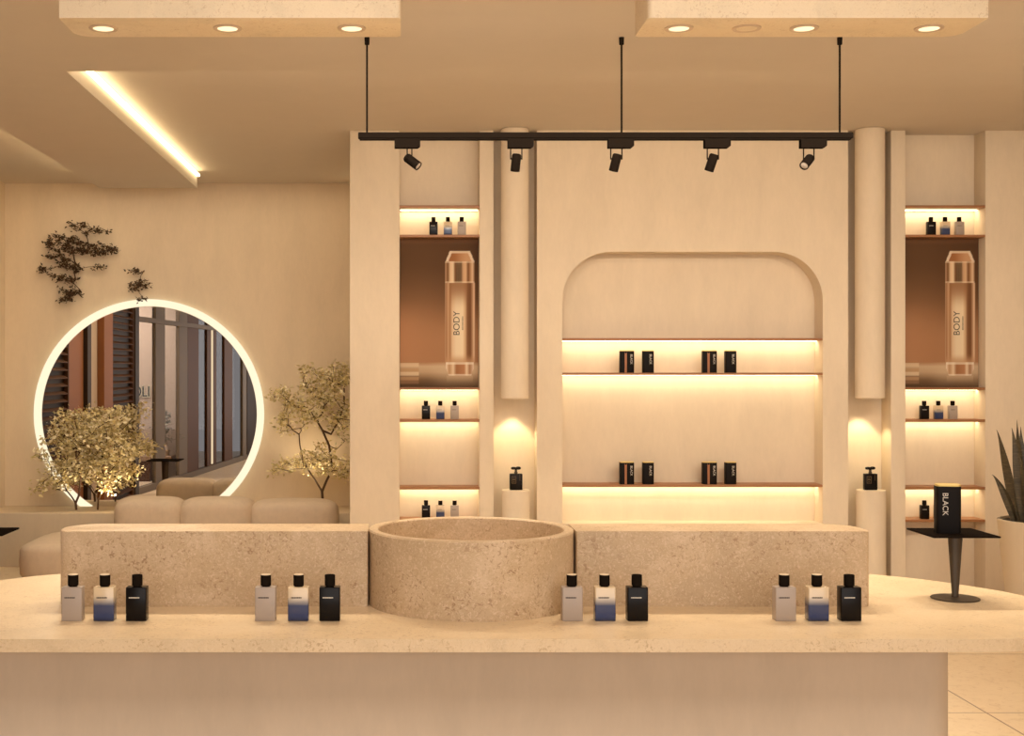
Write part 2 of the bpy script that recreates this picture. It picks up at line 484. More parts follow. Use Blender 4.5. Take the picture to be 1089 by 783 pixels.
for side, (a, b) in (('left', LC), ('right', RC)):
    t = thing('perfume_poster', 'tall brown poster of a rose gold perfume bottle in the %s alcove' % side, 'poster', ((a + b) / 2, PY, pz0), 'perfume posters')
    bm = B(); box(bm, -pw / 2, pw / 2, 0.0012, NB - PY - 0.001, 0, ph); obj('backing_panel', bm, M['brown'], t)
    linked('printed_image', am, None, t)
    text_obj('lettering', 'BODY', 0.058, M['ink'], t, (-pw / 2 + pw * 0.725, -0.001, ph * 0.43), (PI / 2, -PI / 2, 0), 0.0003)
    bm = B(); q = ph * 0.385
    while q < ph * 0.475: box(bm, -pw / 2 + pw * 0.792, -pw / 2 + pw * 0.806, -0.0013, -0.0007, q, q + 0.0045); q += 0.0075
    obj('fine_print', bm, M['ink'], t)

# ------------------------------------------------------------------ cylinders and pedestals in the slim recesses
def col_piece(px, w, y0, y1, name, label, cat, group):
    r = w / 2.0 / F * 8.2; Yc = 8.21; x = (px - VX) / F * (Yc - r * 0.3)
    z0 = EYE - (y1 - VY) / F * (Yc - r); z1 = EYE - (y0 - VY) / F * (Yc - r) if y0 else UP
    bm = B()
    lathe(bm, [(0, 0), (r - 0.006, 0), (r, 0.006), (r, z1 - z0 - 0.006), (r - 0.006, z1 - z0), (0, z1 - z0)], 56)
    o = obj(name, bm, M['wall'], None, 35, (x, Yc + 0.02, z0)); tag(o, label, cat, group)
    return x, Yc + 0.02, z0, z1
c1 = col_piece(548.2, 29.5, None, 424.6, 'wall_cylinder', 'long round plaster cylinder hanging from the ceiling, in the left slim recess', 'column', 'hanging plaster cylinders')
c2 = col_piece(928, 30.5, None, 424.4, 'wall_cylinder', 'long round plaster cylinder hanging from the ceiling, in the right slim recess', 'column', 'hanging plaster cylinders')
def ped(px, w, ytop, label):
    Yc = 8.23; r = w / 2.0 / F * 8.2; x = (px - VX) / F * Yc; h = EYE - (ytop - VY) / F * Yc
    bm = B(); lathe(bm, [(0, 0), (r, 0), (r, h - 0.004), (r - 0.004, h), (0, h)], 56)
    o = obj('round_pedestal', bm, M['wall'], None, 35, (x, Yc, 0)); tag(o, label, 'pedestal', 'round display pedestals')
    return x, Yc, h
p1 = ped(548.5, 29.5, 521.0, 'round plaster pedestal carrying a black bottle, left of the arched niche')
p2 = ped(926.2, 30.5, 521.0, 'round plaster pedestal carrying a black bottle, right of the arched niche')

def square_bottle(label, loc):
    t = thing('perfume_bottle', label, 'perfume bottle', loc, 'square black bottles on pedestals')
    bm = B(); box(bm, -0.040, 0.040, -0.02, 0.02, 0, 0.103, 0.004, 3); g = obj('bottle_body', bm, M['blackglass'], t, 40)
    bm = B(); lathe(bm, [(0, 0.1025), (0.011, 0.1025), (0.011, 0.112), (0.008, 0.114), (0.008, 0.126), (0, 0.126)], 24); obj('neck', bm, M['gun'], t, 40)
    bm = B(); superell(bm, (-0.015, 0, 0.137), (0.017, 0.012, 0.009), 0.8, 0.8, 20, 12); superell(bm, (0.015, 0, 0.138), (0.017, 0.012, 0.010), 0.8, 0.8, 20, 12)
    box(bm, -0.006, 0.006, -0.007, 0.007, 0.124, 0.138, 0.001, 1); obj('stopper', bm, M['blackglass'], t, 60)
    bm = B(); x0, x1, z0, z1, w = -0.029, 0.000, 0.042, 0.088, 0.003
    for q in ((x0, x1, z0, z0 + w), (x0, x1, z1 - w, z1), (x0, x0 + w, z0, z1), (x1 - w, x1, z0, z1), (x0 + 0.007, x1 - 0.007, 0.062, 0.070), (x0 + 0.009, x1 - 0.009, 0.050, 0.054), (x0 + 0.009, x1 - 0.009, 0.077, 0.080)):
        box(bm, q[0], q[1], -0.0206, -0.0199, q[2], q[3])
    obj('label_frame', bm, M['dimgold'], t)
    bm = B(); box(bm, 0.0225, 0.0245, -0.0206, -0.0199, 0.06, 0.097); obj('painted_highlight', bm, M['dimgold'], t)  # highlight on the glass put in as a dim gold strip
    return t
square_bottle('black square perfume bottle with gold framed label, on the left pedestal', (p1[0], p1[1] - 0.01, p1[2]))
square_bottle('black square perfume bottle with gold framed label, on the right pedestal', (p2[0] - 0.008, p2[1] - 0.01, p2[2]))

# ------------------------------------------------------------------ small perfume bottles
def make_bottle(kind, mat, topmat, inkmat, label):
    t = thing('perfume_bottle', label, 'perfume bottle', (0, 0, 0))
    bm = B(); prism(bm, rrect(-0.0265, 0.0265, -0.0175, 0.0175, 0.003, 3), 0, 0.087, 0.002, 2); obj('bottle_body', bm, mat, t, 40)
    bm = B(); lathe(bm, [(0, 0.0868), (0.0105, 0.0868), (0.0105, 0.0895), (0.0, 0.0895)], 24); obj('collar', bm, M['black'], t, 40)
    bm = B(); lathe(bm, [(0, 0.0893), (0.0128, 0.0893), (0.0135, 0.090), (0.0135, 0.1165), (0.0128, 0.1172), (0, 0.1172)], 28); obj('cap', bm, M['black'], t, 40)
    if topmat:
        bm = B(); lathe(bm, [(0, 0.1171), (0.0126, 0.1171), (0.0126, 0.1182), (0.0118, 0.1185), (0, 0.1185)], 28); obj('cap_disc', bm, topmat, t, 40)
    bm = B(); x = -0.018
    for k, w in enumerate((0.0028, 0.0034, 0.003, 0.0026, 0.0036, 0.003, 0.0028)):
        box(bm, x, x + w, -0.0180, -0.0174, 0.0590, 0.0622); x += w + 0.0009
    box(bm, -0.018, x, -0.0180, -0.0174, 0.0600, 0.0609)
    obj('printed_label', bm, inkmat, t)
    return t
kinds = {
    'grey': make_bottle('grey', M['frost'], M['captop'], M['ink'], 'x'),
    'blue': make_bottle('blue', M['blue'], M['captop'], M['ink'], 'x'),
    'black': make_bottle('black', M['blackglass'], None, M['ivory'], 'x')}
adj = {'grey': 'frosted grey perfume bottle', 'blue': 'blue and clear perfume bottle', 'black': 'black perfume bottle'}
used = set()
def place_bottle(kind, loc, where, group):
    lab = adj[kind] + where
    if kind in used: return dup(kinds[kind], loc, lab, group)
    used.add(kind); r = kinds[kind]; r.location = loc; r['label'] = lab; r['group'] = group; return r
CT = 0.90
YF = F * (EYE - CT) / (661 - VY)             # front of the bottle row
for xs, where in (((76, 110, 144.5), ', in the leftmost trio on the counter'), ((282, 317, 350.5), ', on the counter in the trio left of the stone ring'),
                  ((609, 644, 678.5), ', on the counter in the trio right of the stone ring'), ((836, 871, 905.5), ', in the rightmost trio on the counter')):
    for k, px in zip(('grey', 'blue', 'black'), xs):
        place_bottle(k, ((px - VX) / F * (YF + 0.0), YF + 0.0175, CT), where, 'perfume bottles on the counter')
for side, rows in (('left', ((1, (461, 476.3, 491)), (3, (453, 468.3, 483.5)), (5, (453, 468.3, 483.5)))),
                   ('right', ((1, (990, 1005, 1020)), (3, (982.8, 997.8, 1013)), (5, (983, 998, 1013))))):
    for (i, xs), wh in zip(rows, (' on the top shelf of the %s alcove', ' on the shelf below the %s poster', ' on the lowest shelf of the %s alcove')):
        for k, px in zip(('black', 'blue', 'grey'), xs):
            Y = WZ + 0.05
            place_bottle(k, ((px - VX) / F * Y, Y, zs[i]), wh % side, 'perfume bottles on the alcove shelves')

# ------------------------------------------------------------------ black boxes
def make_box(w, d, h, stripe, tx, name='perfume_box'):
    t = thing(name, 'x', 'box', (0, 0, 0))
    bm = B(); prism(bm, rrect(-w / 2, w / 2, -d / 2, d / 2, 0.008, 5), 0, h - 0.006, 0.001, 1); obj('carton', bm, M['blackcard'], t, 40)
    bm = B(); prism(bm, rrect(-w / 2 + 0.001, w / 2 - 0.001, -d / 2 + 0.001, d / 2 - 0.001, 0.008, 5), h - 0.006, h, 0.001, 1); obj('gold_top', bm, M['gold'], t, 40)
    if stripe:
        bm = B(); box(bm, -0.017, -0.003, -d / 2 - 0.0012, -d / 2 + 0.001, 0.001, h - 0.012); obj('copper_stripe', bm, M['copper'], t)
        bm = B(); lathe(bm, [(0, 0), (0.006, 0), (0.006, 0.0012), (0, 0.0012)], 16)
        o = obj('stripe_dot', bm, M['blackcard'], t, 40, (-0.010, -d / 2 - 0.0012, h - 0.014)); o.rotation_euler = (PI / 2, 0, 0)
    text_obj('lettering', 'BLACK', 0.021, M['ivory'], t, (tx, -d / 2 - 0.0008, h * 0.60), (PI / 2, PI / 2, 0), 0.0003)
    return t
bxA = make_box(0.090, 0.05, 0.144, True, 0.026); bxB = make_box(0.070, 0.05, 0.144, False, 0.012)
first = True
for zi, row in ((1, 'upper'), (2, 'lower')):
    for px, src, lab in ((666.4, bxA, 'black perfume box with a copper stripe, %s shelf of the arched niche, left pair'), (689, bxB, 'plain black perfume box, %s shelf of the arched niche, left pair'),
                         (754.2, bxA, 'black perfume box with a copper stripe, %s shelf of the arched niche, right pair'), (776.6, bxB, 'plain black perfume box, %s shelf of the arched niche, right pair')):
        Y = WZ + 0.045; loc = ((px - VX) / F * Y, Y, za[zi]); l = lab % row
        if first and zi == 1 and px < 700: src.location = loc; src['label'] = l; src['group'] = 'black boxes in the arched niche'
        else: dup(src, loc, l, 'black boxes in the arched niche')

# ------------------------------------------------------------------ counter
def catmull(pts, n=6, closed=True):
    out = []; L = len(pts)
    for i in range(L):
        p0, p1, p2, p3 = (Vector(pts[(i + k) % L]) for k in (-1, 0, 1, 2))
        for j in range(n):
            t = j / n
            out.append(tuple(0.5 * ((2 * p1) + (-p0 + p2) * t + (2 * p0 - 5 * p1 + 4 * p2 - p3) * t * t + (-p0 + 3 * p1 - 3 * p2 + p3) * t ** 3)))
    return out
XC = 0.20
half = [(1.0, 3.115), (1.25, 3.115), (1.40, 3.116), (1.50, 3.126), (1.62, 3.17), (1.74, 3.27), (1.82, 3.40), (1.845, 3.53), (1.83, 3.62), (1.785, 3.71),
        (1.743, 3.81), (1.623, 3.985), (1.483, 4.10), (1.25, 4.20), (0.9, 4.27), (0.5, 4.30)]
pts = half + [(2 * XC - x, y) for x, y in half[::-1]]
outl = catmull(pts, 5)
tk = 0.0316
t = thing('display_counter', 'long stone-topped display counter with a plaster base in the foreground', 'counter', (0, 0, 0))
bm = B(); prism(bm, outl, CT - tk, CT, 0.003, 2); obj('countertop', bm, M['top'], t, 30)
bm = B(); prism(bm, rrect(-1.13, 1.425, 3.30, 4.02, 0.09, 10), 0, CT - tk); obj('counter_base', bm, M['base'], t, 30)

# stone bars and stone ring
bm = B(); prism(bm, rrect(-0.935, -0.0866, 3.54, 3.715, (0.004, 0.004, 0.085, 0.045), 8), CT, CT + 0.2055, 0.003, 2)
tag(obj('stone_plinth', bm, M['stone'], None, 30), 'long travertine plinth on the counter, left of the stone ring', 'plinth', 'travertine plinths on the counter')
bm = B(); prism(bm, rrect(0.4826, 1.283, 3.54, 3.715, (0.012, 0.085, 0.004, 0.004), 8), CT, CT + 0.2055, 0.003, 2)
tag(obj('stone_plinth', bm, M['stone'], None, 30), 'long travertine plinth on the counter, right of the stone ring', 'plinth', 'travertine plinths on the counter')
R = 0.284; r = 0.257
bm = B(); lathe(bm, [(R, 0), (R, 0.202), (R - 0.003, 0.206), (r + 0.003, 0.206), (r, 0.203), (r, 0.012), (0, 0.012), (0, 0), (R, 0)], 128)
tag(obj('stone_basin', bm, M['stone'], None, 30, (XC - 0.002, 3.61, CT)), 'wide round hollow travertine ring standing in the middle of the counter', 'stone ring')

# display stands
def stand(x, y, z, h, hw, y0, y1, label, name, cat, k=1.0):
    t = thing(name, label, cat, (x, y, z))
    bm = B(); lathe(bm, [(0, 0), (0.064 * k, 0), (0.066 * k, 0.002), (0.064 * k, 0.0045), (0.012 * k, 0.006), (0, 0.006)], 48); obj('stand_base', bm, M['gun'], t, 30)
    bm = B(); lathe(bm, [(0, 0.005), (0.010 * k, 0.005), (0.010 * k, 0.014), (0.0095 * k, 0.016), (0.0200 * k, h - 0.018), (0.0195 * k, h - 0.012), (0.012 * k, h - 0.008), (0.012 * k, h - 0.0045), (0, h - 0.0045)], 36, sy=0.7); obj('stem', bm, M['gun'], t, 30)
    bm = B(); prism(bm, rrect(-hw, hw, y0, y1, 0.004, 4), h - 0.0045 * (1 if k == 1 else 2), h, 0.001, 1); obj('stand_top', bm, M['black'], t, 30)
    return t
stand(1.567, 3.66, CT, 0.186, 0.0935, -0.08, 0.115, 'small dark pedestal stand with a square black top, at the right end of the counter', 'display_stand', 'display stand')
stand(-2.461, 7.65, 0, 0.592, 0.17, -0.17, 0.17, 'black square-topped side table cut off by the left edge of the frame', 'side_table', 'table', 2.0)
bx = make_box(0.066, 0.045, 0.138, False, -0.011); bx.location = (1.547, 3.665, CT + 0.186); bx.rotation_euler.z = math.radians(-10)
bx['label'] = 'black perfume box with gold top and white lettering, on the square display stand'

# ------------------------------------------------------------------ ceiling stone boxes with downlights
def ceil_box(x0, x1, rr, label):
    bm = B(); prism(bm, rrect(x0, x1, 4.255, 4.50, rr, 6), 2.70, SOF, 0.004, 2)
    tag(obj('ceiling_block', bm, M['boxstone'], None, 30), label, 'ceiling block', 'travertine ceiling blocks')
ceil_box(-1.118, 0.004, (0.015, 0.012, 0.05, 0.004), 'long travertine block hanging from the ceiling at upper left, with three lit downlights')
ceil_box(0.815, 1.932, (0.004, 0.05, 0.012, 0.02), 'long travertine block hanging from the ceiling at upper right, with four downlights')
def downlight(px, on, label):
    Y = 4.38; x = (px - VX) / F * Y; Z = 2.70
    t = thing('recessed_downlight', label, 'downlight', (x, Y, Z - 0.0045), 'downlights in the ceiling blocks')
    bm = B(); lathe(bm, [(0.034, 0.0045), (0.034, 0.0015), (0.036, 0), (0.047, 0), (0.048, 0.0012), (0.048, 0.0045), (0.034, 0.0045)], 40); obj('trim_ring', bm, M['trimring'], t, 30)
    bm = B(); lathe(bm, [(0, 0.0012), (0.0338, 0.0012), (0.0338, 0.0044), (0, 0.0044)], 32); obj('lamp_face', bm, M['ledlamp'] if on else M['boxstone'], t, 30)
    if on:
        l = bpy.data.lights.new('downlight_beam', 'SPOT'); l.energy = 56; l.color = (1, 0.86, 0.66); l.spot_size = math.radians(100); l.spot_blend = 0.8; l.shadow_soft_size = 0.05
        o = bpy.data.objects.new('downlight_beam', l); C.objects.link(o); o.location = (x, Y, Z - 0.02)
for px, on, l in ((110, 1, 'leftmost lit downlight in the left ceiling block'), (242, 1, 'middle lit downlight in the left ceiling block'), (374, 1, 'rightmost lit downlight in the left ceiling block'),
                  (722, 1, 'leftmost lit downlight in the right ceiling block'), (794, 0, 'unlit downlight in the right ceiling block'),
                  (855, 1, 'lit downlight right of the unlit one in the right ceiling block'), (988, 1, 'rightmost lit downlight in the right ceiling block')):
    downlight(px, on, l)

# ------------------------------------------------------------------ track with five spotlights
TY = 5.44; tz = P(0, 145, TY).z
t = thing('track_rail', 'long black lighting track hung on three rods in front of the display wall', 'lighting track', ((381 - VX) / F * TY, TY, tz))
x0 = 0; L = (906 - 381) / F * TY
bm = B(); box(bm, 0, L, -0.018, 0.018, -0.010, 0.014, 0.002, 1); box(bm, 0.006, L - 0.008, -0.014, 0.014, -0.016, -0.0098); obj('rail', bm, M['black'], t)
for px in (390.3, 661, 893):
    x = (px - 381) / F * TY
    bm = B(); tube(bm, [(x, 0, 0.012), (x, 0, SOF - tz)], 0.0042, 10); k = obj('suspension_rod', bm, M['black'], t, 40)
    bm = B(); lathe(bm, [(0, SOF - tz - 0.03), (0.010, SOF - tz - 0.03), (0.011, SOF - tz), (0, SOF - tz)], 16, x, 0); obj('rod_cap', bm, M['black'], k, 40)
def spot(pa, head_px, head_py, ddir, label):
    ax = (pa - VX) / F * TY
    t = thing('track_spotlight', label, 'spotlight', (ax, TY, tz - 0.016), 'spotlights on the track')
    bm = B()
    pr = [(-0.054, 0), (-0.054, -0.034), (0.044, -0.034), (0.054, -0.026), (0.054, 0)]
    f = [[bm.verts.new((x, y, z)) for x, z in pr] for y in (-0.017, 0.017)]
    bm.faces.new(f[0]); bm.faces.new(f[1][::-1])
    for i in range(5): bm.faces.new((f[0][i], f[0][(i + 1) % 5], f[1][(i + 1) % 5], f[1][i]))
    obj('track_adapter', bm, M['black'], t)
    hc = P(head_px, head_py, TY) - Vector((ax, TY, tz - 0.016))
    d = Vector(ddir).normalized(); hl = 0.036; rad = 0.0195
    side = d.cross(Vector((0, 0, 1)))
    side = Vector((1, 0, 0)) if side.length < 0.5 and abs(d.x) < 0.3 else side.normalized()
    if side.x < 0: side = -side
    piv = hc - d * hl * 0.45
    bm = B()
    for s in (-1, 1):
        e = piv + side * s * (rad + 0.004)
        top = Vector((e.x, e.y, -0.033))
        tube(bm, [top, (e.x, e.y, e.z), e - Vector((0, 0, 0.003))], 0.0028, 6)
        tube(bm, [e, piv + side * s * rad * 0.8], 0.003, 6)
    obj('bracket', bm, M['black'], t, 40)
    bm = B(); lathe(bm, [(0, -hl), (rad * 0.8, -hl), (rad, -hl + 0.006), (rad, hl), (rad * 0.86, hl), (rad * 0.84, hl - 0.004), (0, hl - 0.004)], 32)
    h = obj('lamp_head', bm, M['black'], t, 35, hc)
    h.rotation_euler = d.to_track_quat('Z', 'Y').to_euler()
    bm = B(); lathe(bm, [(0, hl - 0.0035), (rad * 0.8, hl - 0.0035), (rad * 0.6, hl - 0.0012), (0, hl - 0.0006)], 28); obj('lens', bm, M['lens'], h, 50)
spot(433.2, 438.5, 172, (0.75, -0.35, -0.62), 'leftmost black spotlight on the track, tilted down to the right')
spot(553.5, 548.6, 173, (-0.08, 0.35, -1), 'second black spotlight from the left on the track')
spot(660, 654.5, 173, (-0.20, 0.35, -1), 'middle black spotlight of the five on the track')
spot(762.5, 756.8, 173, (-0.27, 0.35, -1), 'fourth black spotlight from the left on the track')
spot(864.5, 858.5, 172, (-0.60, -0.62, -0.62), 'rightmost black spotlight on the track, lens turned to the camera')

# ------------------------------------------------------------------ ceiling coves
bm = B(); box(bm, -1.5565, -1.532, 6.065, 9.95, UP - 0.045, UP - 0.028); tag(obj('cove_light', bm, M['ledcove']), 'glowing warm light strip along the raised ceiling edge at upper left', 'light strip')
bm = B(); box(bm, -2.33, -2.3055, 6.065, 9.95, UP - 0.045, UP - 0.028); tag(obj('cove_light', bm, emit('led_cove_bright', (1.0, 0.78, 0.44), 26)), 'warm light strip hidden behind the left edge of the lowered ceiling beam', 'light strip')

# ------------------------------------------------------------------ mirror with lit ring
MC = P(159, 440.5, YB); MR = 122 / F * YB; LZ = 0.42
def ring(bm, ro, ri, y0, y1, zc):
    n = 160; prof = [(ro, y1), (ro, y0 + 0.004), (ro - 0.004, y0), (ri + 0.002, y0), (ri, y0 + 0.002), (ri, y1)]
    rows = []
    for i in range(n + 1):
        t = 2 * PI * i / n; rows.append([bm.verts.new((a * math.cos(t), y, a * math.sin(t))) for a, y in prof])
    for a, b in zip(rows, rows[1:]):
        for k in range(len(prof)):
            bm.faces.new((a[k], a[(k + 1) % len(prof)], b[(k + 1) % len(prof)], b[k]))
    bmesh.ops.remove_doubles(bm, verts=bm.verts, dist=1e-5)
def cut_below(bm, z):
    bmesh.ops.bisect_plane(bm, geom=list(bm.verts) + list(bm.edges) + list(bm.faces), plane_co=(0, 0, z), plane_no=(0, 0, -1), clear_outer=True)
t = thing('round_mirror', 'large round wall mirror with a glowing ring, above the lounge bench', 'mirror', (MC.x, YB, MC.z))
bm = B(); ring(bm, MR, MR - 0.056, -0.038, -0.001, 0); cut_below(bm, LZ + 0.002 - MC.z); obj('light_ring', bm, M['ledring'], t, 35)
bm = B(); vs = [bm.verts.new(((MR - 0.06) * math.cos(2 * PI * i / 160), -0.012, (MR - 0.06) * math.sin(2 * PI * i / 160))) for i in range(160)]
fc = bm.faces.new(vs); ex = bmesh.ops.extrude_face_region(bm, geom=[fc]); bmesh.ops.translate(bm, vec=(0, 0.01, 0), verts=[v for v in ex['geom'] if isinstance(v, bmesh.types.BMVert)])
cut_below(bm, LZ + 0.002 - MC.z); obj('mirror_glass', bm, M['mirror'], t)

# bench / planter ledge
bm = B(); prism(bm, rrect(XL + 0.002, -0.32, 10.12, YB - 0.002, (0.001, 0.001, 0.001, 0.001), 2), 0, LZ, 0.006, 2)
tag(obj('bench_ledge', bm, M['lounge'], None, 30), 'low plaster ledge along the lounge wall, under the mirror', 'ledge')

# ------------------------------------------------------------------ sofa
t = thing('curved_sofa', 'low cream boucle sofa with three rounded back cushions, behind the counter', 'sofa', (0, 0, 0))
Z9 = 9.72
for (a, b, top) in ((121, 196, 530), (190, 271, 530), (265, 360, 532)):
    xa_, xb_ = (a - VX) / F * Z9, (b - VX) / F * Z9; zt = EYE - (top - VY) / F * Z9
    bm = B(); superell(bm, ((xa_ + xb_) / 2, 9.80, (zt + 0.22) / 2), ((xb_ - xa_) / 2, 0.20, (zt - 0.22) / 2), 0.42, 0.55, 48, 28); obj('back_cushion', bm, M['sofa'], t, 60)
bm = B(); superell(bm, (-1.50, 9.25, 0.215), (1.14, 0.48, 0.155), 0.35, 0.35, 72, 20); obj('seat', bm, M['sofa'], t, 60)
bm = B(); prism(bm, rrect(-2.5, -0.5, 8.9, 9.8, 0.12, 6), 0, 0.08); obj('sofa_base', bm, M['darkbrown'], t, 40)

# ------------------------------------------------------------------ foliage helpers
def leafy(center_pts, leaf_n, size, spread, palette, rnd):
    vs, fs, cols = [], [], []
    for p, k, sp in center_pts:
        for _ in range(k):
            c = p + Vector((rnd.gauss(0, sp), rnd.gauss(0, sp), rnd.gauss(0, sp * 0.7)))
            d = Vector((rnd.uniform(-1, 1), rnd.uniform(-1, 1), rnd.uniform(-0.7, 0.7))).normalized()
            w = d.cross(Vector((rnd.uniform(-1, 1), rnd.uniform(-1, 1), rnd.uniform(-1, 1)))).normalized()
            nrm = d.cross(w)
            l = size * rnd.uniform(0.6, 1.3); ww = l * 0.26
            i = len(vs)
            vs += [c, c + d * l * 0.4 + w * ww + nrm * l * 0.06, c + d * l, c + d * l * 0.4 - w * ww + nrm * l * 0.06, c + d * l * 0.45]
            fs += [(i, i + 1, i + 4), (i + 1, i + 2, i + 4), (i + 2, i + 3, i + 4), (i + 3, i, i + 4)]
            col = lin(palette[rnd.randrange(len(palette))]); f = rnd.uniform(0.85, 1.12)
            cols += [[x * f for x in col] + [1]] * 5
    me = bpy.data.meshes.new('foliage'); me.from_pydata([tuple(v) for v in vs], [], fs)
    ca = me.color_attributes.new('paint', 'FLOAT_COLOR', 'POINT'); ca.data.foreach_set('color', [x for c in cols for x in c])
    me.materials.append(M['leaf']); return me

def grow(trunks, attr, rnd, step=0.045, rmin=0.0014):
    "nodes joined up from trunk chains to attraction points; returns tubes"
    nodes = []; par = []
    for ch in trunks:
        prev = ch.get('from', -1)
        for p in ch['pts']:
            nodes.append(Vector(p)); par.append(prev); prev = len(nodes) - 1
    attr = sorted(attr, key=lambda a: min((a - n).length for n in nodes))
    for a in attr:
        best = min(range(len(nodes)), key=lambda i: (nodes[i] - a).length + 0.5 * max(0, nodes[i].z - a.z + 0.02))
        s = nodes[best]; n = max(1, int((a - s).length / step)); prev = best
        for k in range(1, n + 1):
            q = s.lerp(a, k / n); q += Vector((rnd.gauss(0, 0.006), rnd.gauss(0, 0.006), 0.25 * (a - s).length * 0.15 * math.sin(PI * k / n)))
            nodes.append(q); par.append(prev); prev = len(nodes) - 1
    load = [1.0] * len(nodes)
    for i in range(len(nodes) - 1, -1, -1):
        if par[i] >= 0: load[par[i]] += load[i]
    rad = [rmin * (l ** 0.36) for l in load]
    bm = B()
    for i, p in enumerate(nodes):
        if par[i] >= 0:
            q = nodes[par[i]]
            if (p - q).length > 1e-4:
                e = (p - q).normalized() * rad[i] * 0.5
                tube(bm, [q - e, p + e], [min(rad[par[i]], rad[i] * 1.35), rad[i]], 6)
    return bm

OLIVE = [(222, 204, 152), (206, 188, 132), (232, 216, 172), (186, 168, 116), (240, 226, 190)]
# left tree, two stems
def crown_points(blobs, rnd, Y, dy):
    out = []
    for (px, py, rx, ry, n) in blobs:
        for _ in range(n):
            a = rnd.uniform(0, 2 * PI); k = math.sqrt(rnd.random())
            y = Y + rnd.uniform(-dy, dy)
            out.append(P(px + rx * k * math.cos(a), py + ry * k * math.sin(a), Y) + Vector((0, y - Y, 0)))
    return out
rnd = random.Random(3)
YT = 10.32
def tree(name, label, base_pts, blobs, leafk, seed, size=0.022, cat='tree', sp=0.022):
    rnd = random.Random(seed)
    base = P(*base_pts[0]['px'][0], YT); base.z = LZ + 0.010
    t = thing(name, label, cat, base, 'small lit trees on the lounge ledge')
    tr = []
    for ch in base_pts:
        pts = [P(x, y, YT) - base for x, y in ch['px']]
        if ch.get('from', -1) == -1: pts[0].z = 0
        tr.append({'pts': pts, 'from': ch.get('from', -1)})
    at = [Vector((min(a.x, -0.37), a.y, a.z)) - base for a in crown_points(blobs, rnd, YT, 0.20)]
    bm = grow(tr, at, rnd); obj('branches', bm, M['bark'], t, 60)
    me = leafy([(a, leafk, sp) for a in at], 0, size, 0, OLIVE, rnd)
    for v in me.vertices:
        if v.co.x + base.x > -0.325: v.co.x = -0.325 - base.x
    linked('foliage', me, None, t)
tree('ornamental_tree', 'small two-stemmed leafy tree in front of the round mirror',
     [{'px': [(81, 543), (80.5, 535), (76, 528), (71, 522), (66, 512)]}, {'px': [(83.5, 528), (85, 519), (86, 508), (84, 495)], 'from': 1},
      {'px': [(104, 543), (104.5, 532)]}, {'px': [(101, 524), (97, 517), (92, 508)], 'from': 10}, {'px': [(107, 526), (110, 517), (116, 505)], 'from': 10}],
     [(92, 448, 34, 16, 50), (68, 470, 22, 22, 40), (100, 475, 32, 22, 70), (124, 478, 14, 14, 22), (88, 500, 36, 16, 60), (112, 510, 18, 14, 24), (62, 515, 18, 6, 12), (128, 440, 8, 8, 10), (50, 484, 8, 5, 4), (142, 482, 6, 6, 5), (46, 516, 7, 4, 5)], 12, 11, 0.040, sp=0.030)
tree('ornamental_tree', 'small airy tree beside the display wall, right of the mirror',
     [{'px': [(343, 543), (343, 531), (342.5, 523)]}, {'px': [(336, 512), (328, 500), (322, 488), (319, 474), (318, 462)], 'from': 2},
      {'px': [(347, 512), (353, 500), (352, 488), (350, 474), (343, 458), (336, 446)], 'from': 2}, {'px': [(358, 478), (366, 470), (372, 466)], 'from': 11},
      {'px': [(352, 462), (360, 448), (366, 430), (366, 410)], 'from': 12}],
     [(360, 402, 20, 14, 44), (342, 410, 22, 14, 34), (328, 396, 8, 6, 8), (305, 425, 14, 12, 24), (318, 440, 16, 16, 26), (346, 436, 22, 20, 44), (368, 446, 12, 24, 30), (300, 448, 8, 14, 12),
      (312, 494, 20, 6, 26), (348, 494, 18, 9, 30), (368, 500, 8, 10, 14), (336, 478, 16, 10, 14), (292, 500, 4, 4, 3)], 12, 23, 0.036, sp=0.028)
# uplights on the ledge
for px, lab in ((129, 'small uplight on the ledge under the left tree'), (331, 'small uplight on the ledge under the right tree')):
    b = P(px, 543, 10.22 if px < 200 else 10.40); b.z = LZ
    t = thing('ledge_uplight', lab, 'uplight', b, 'uplights on the lounge ledge')
    bm = B(); lathe(bm, [(0, 0), (0.03, 0), (0.03, 0.035), (0.026, 0.035), (0.026, 0.03), (0, 0.03)], 24); obj('housing', bm, M['black'], t, 30)
    bm = B(); lathe(bm, [(0, 0.0302), (0.0255, 0.0302), (0.0255, 0.0315), (0, 0.0315)], 24); obj('lens', bm, M['ledlamp'], t, 30)
    l = bpy.data.lights.new('uplight_beam', 'SPOT'); l.energy = 16; l.color = (1, 0.80, 0.50); l.spot_size = math.radians(110); l.spot_blend = 1; l.shadow_soft_size = 0.02
    o = bpy.data.objects.new('uplight_beam', l); C.objects.link(o); o.location = b + Vector((0, 0, 0.05)); o.rotation_euler = (PI, math.radians(-35) if px < 200 else 0, 0)

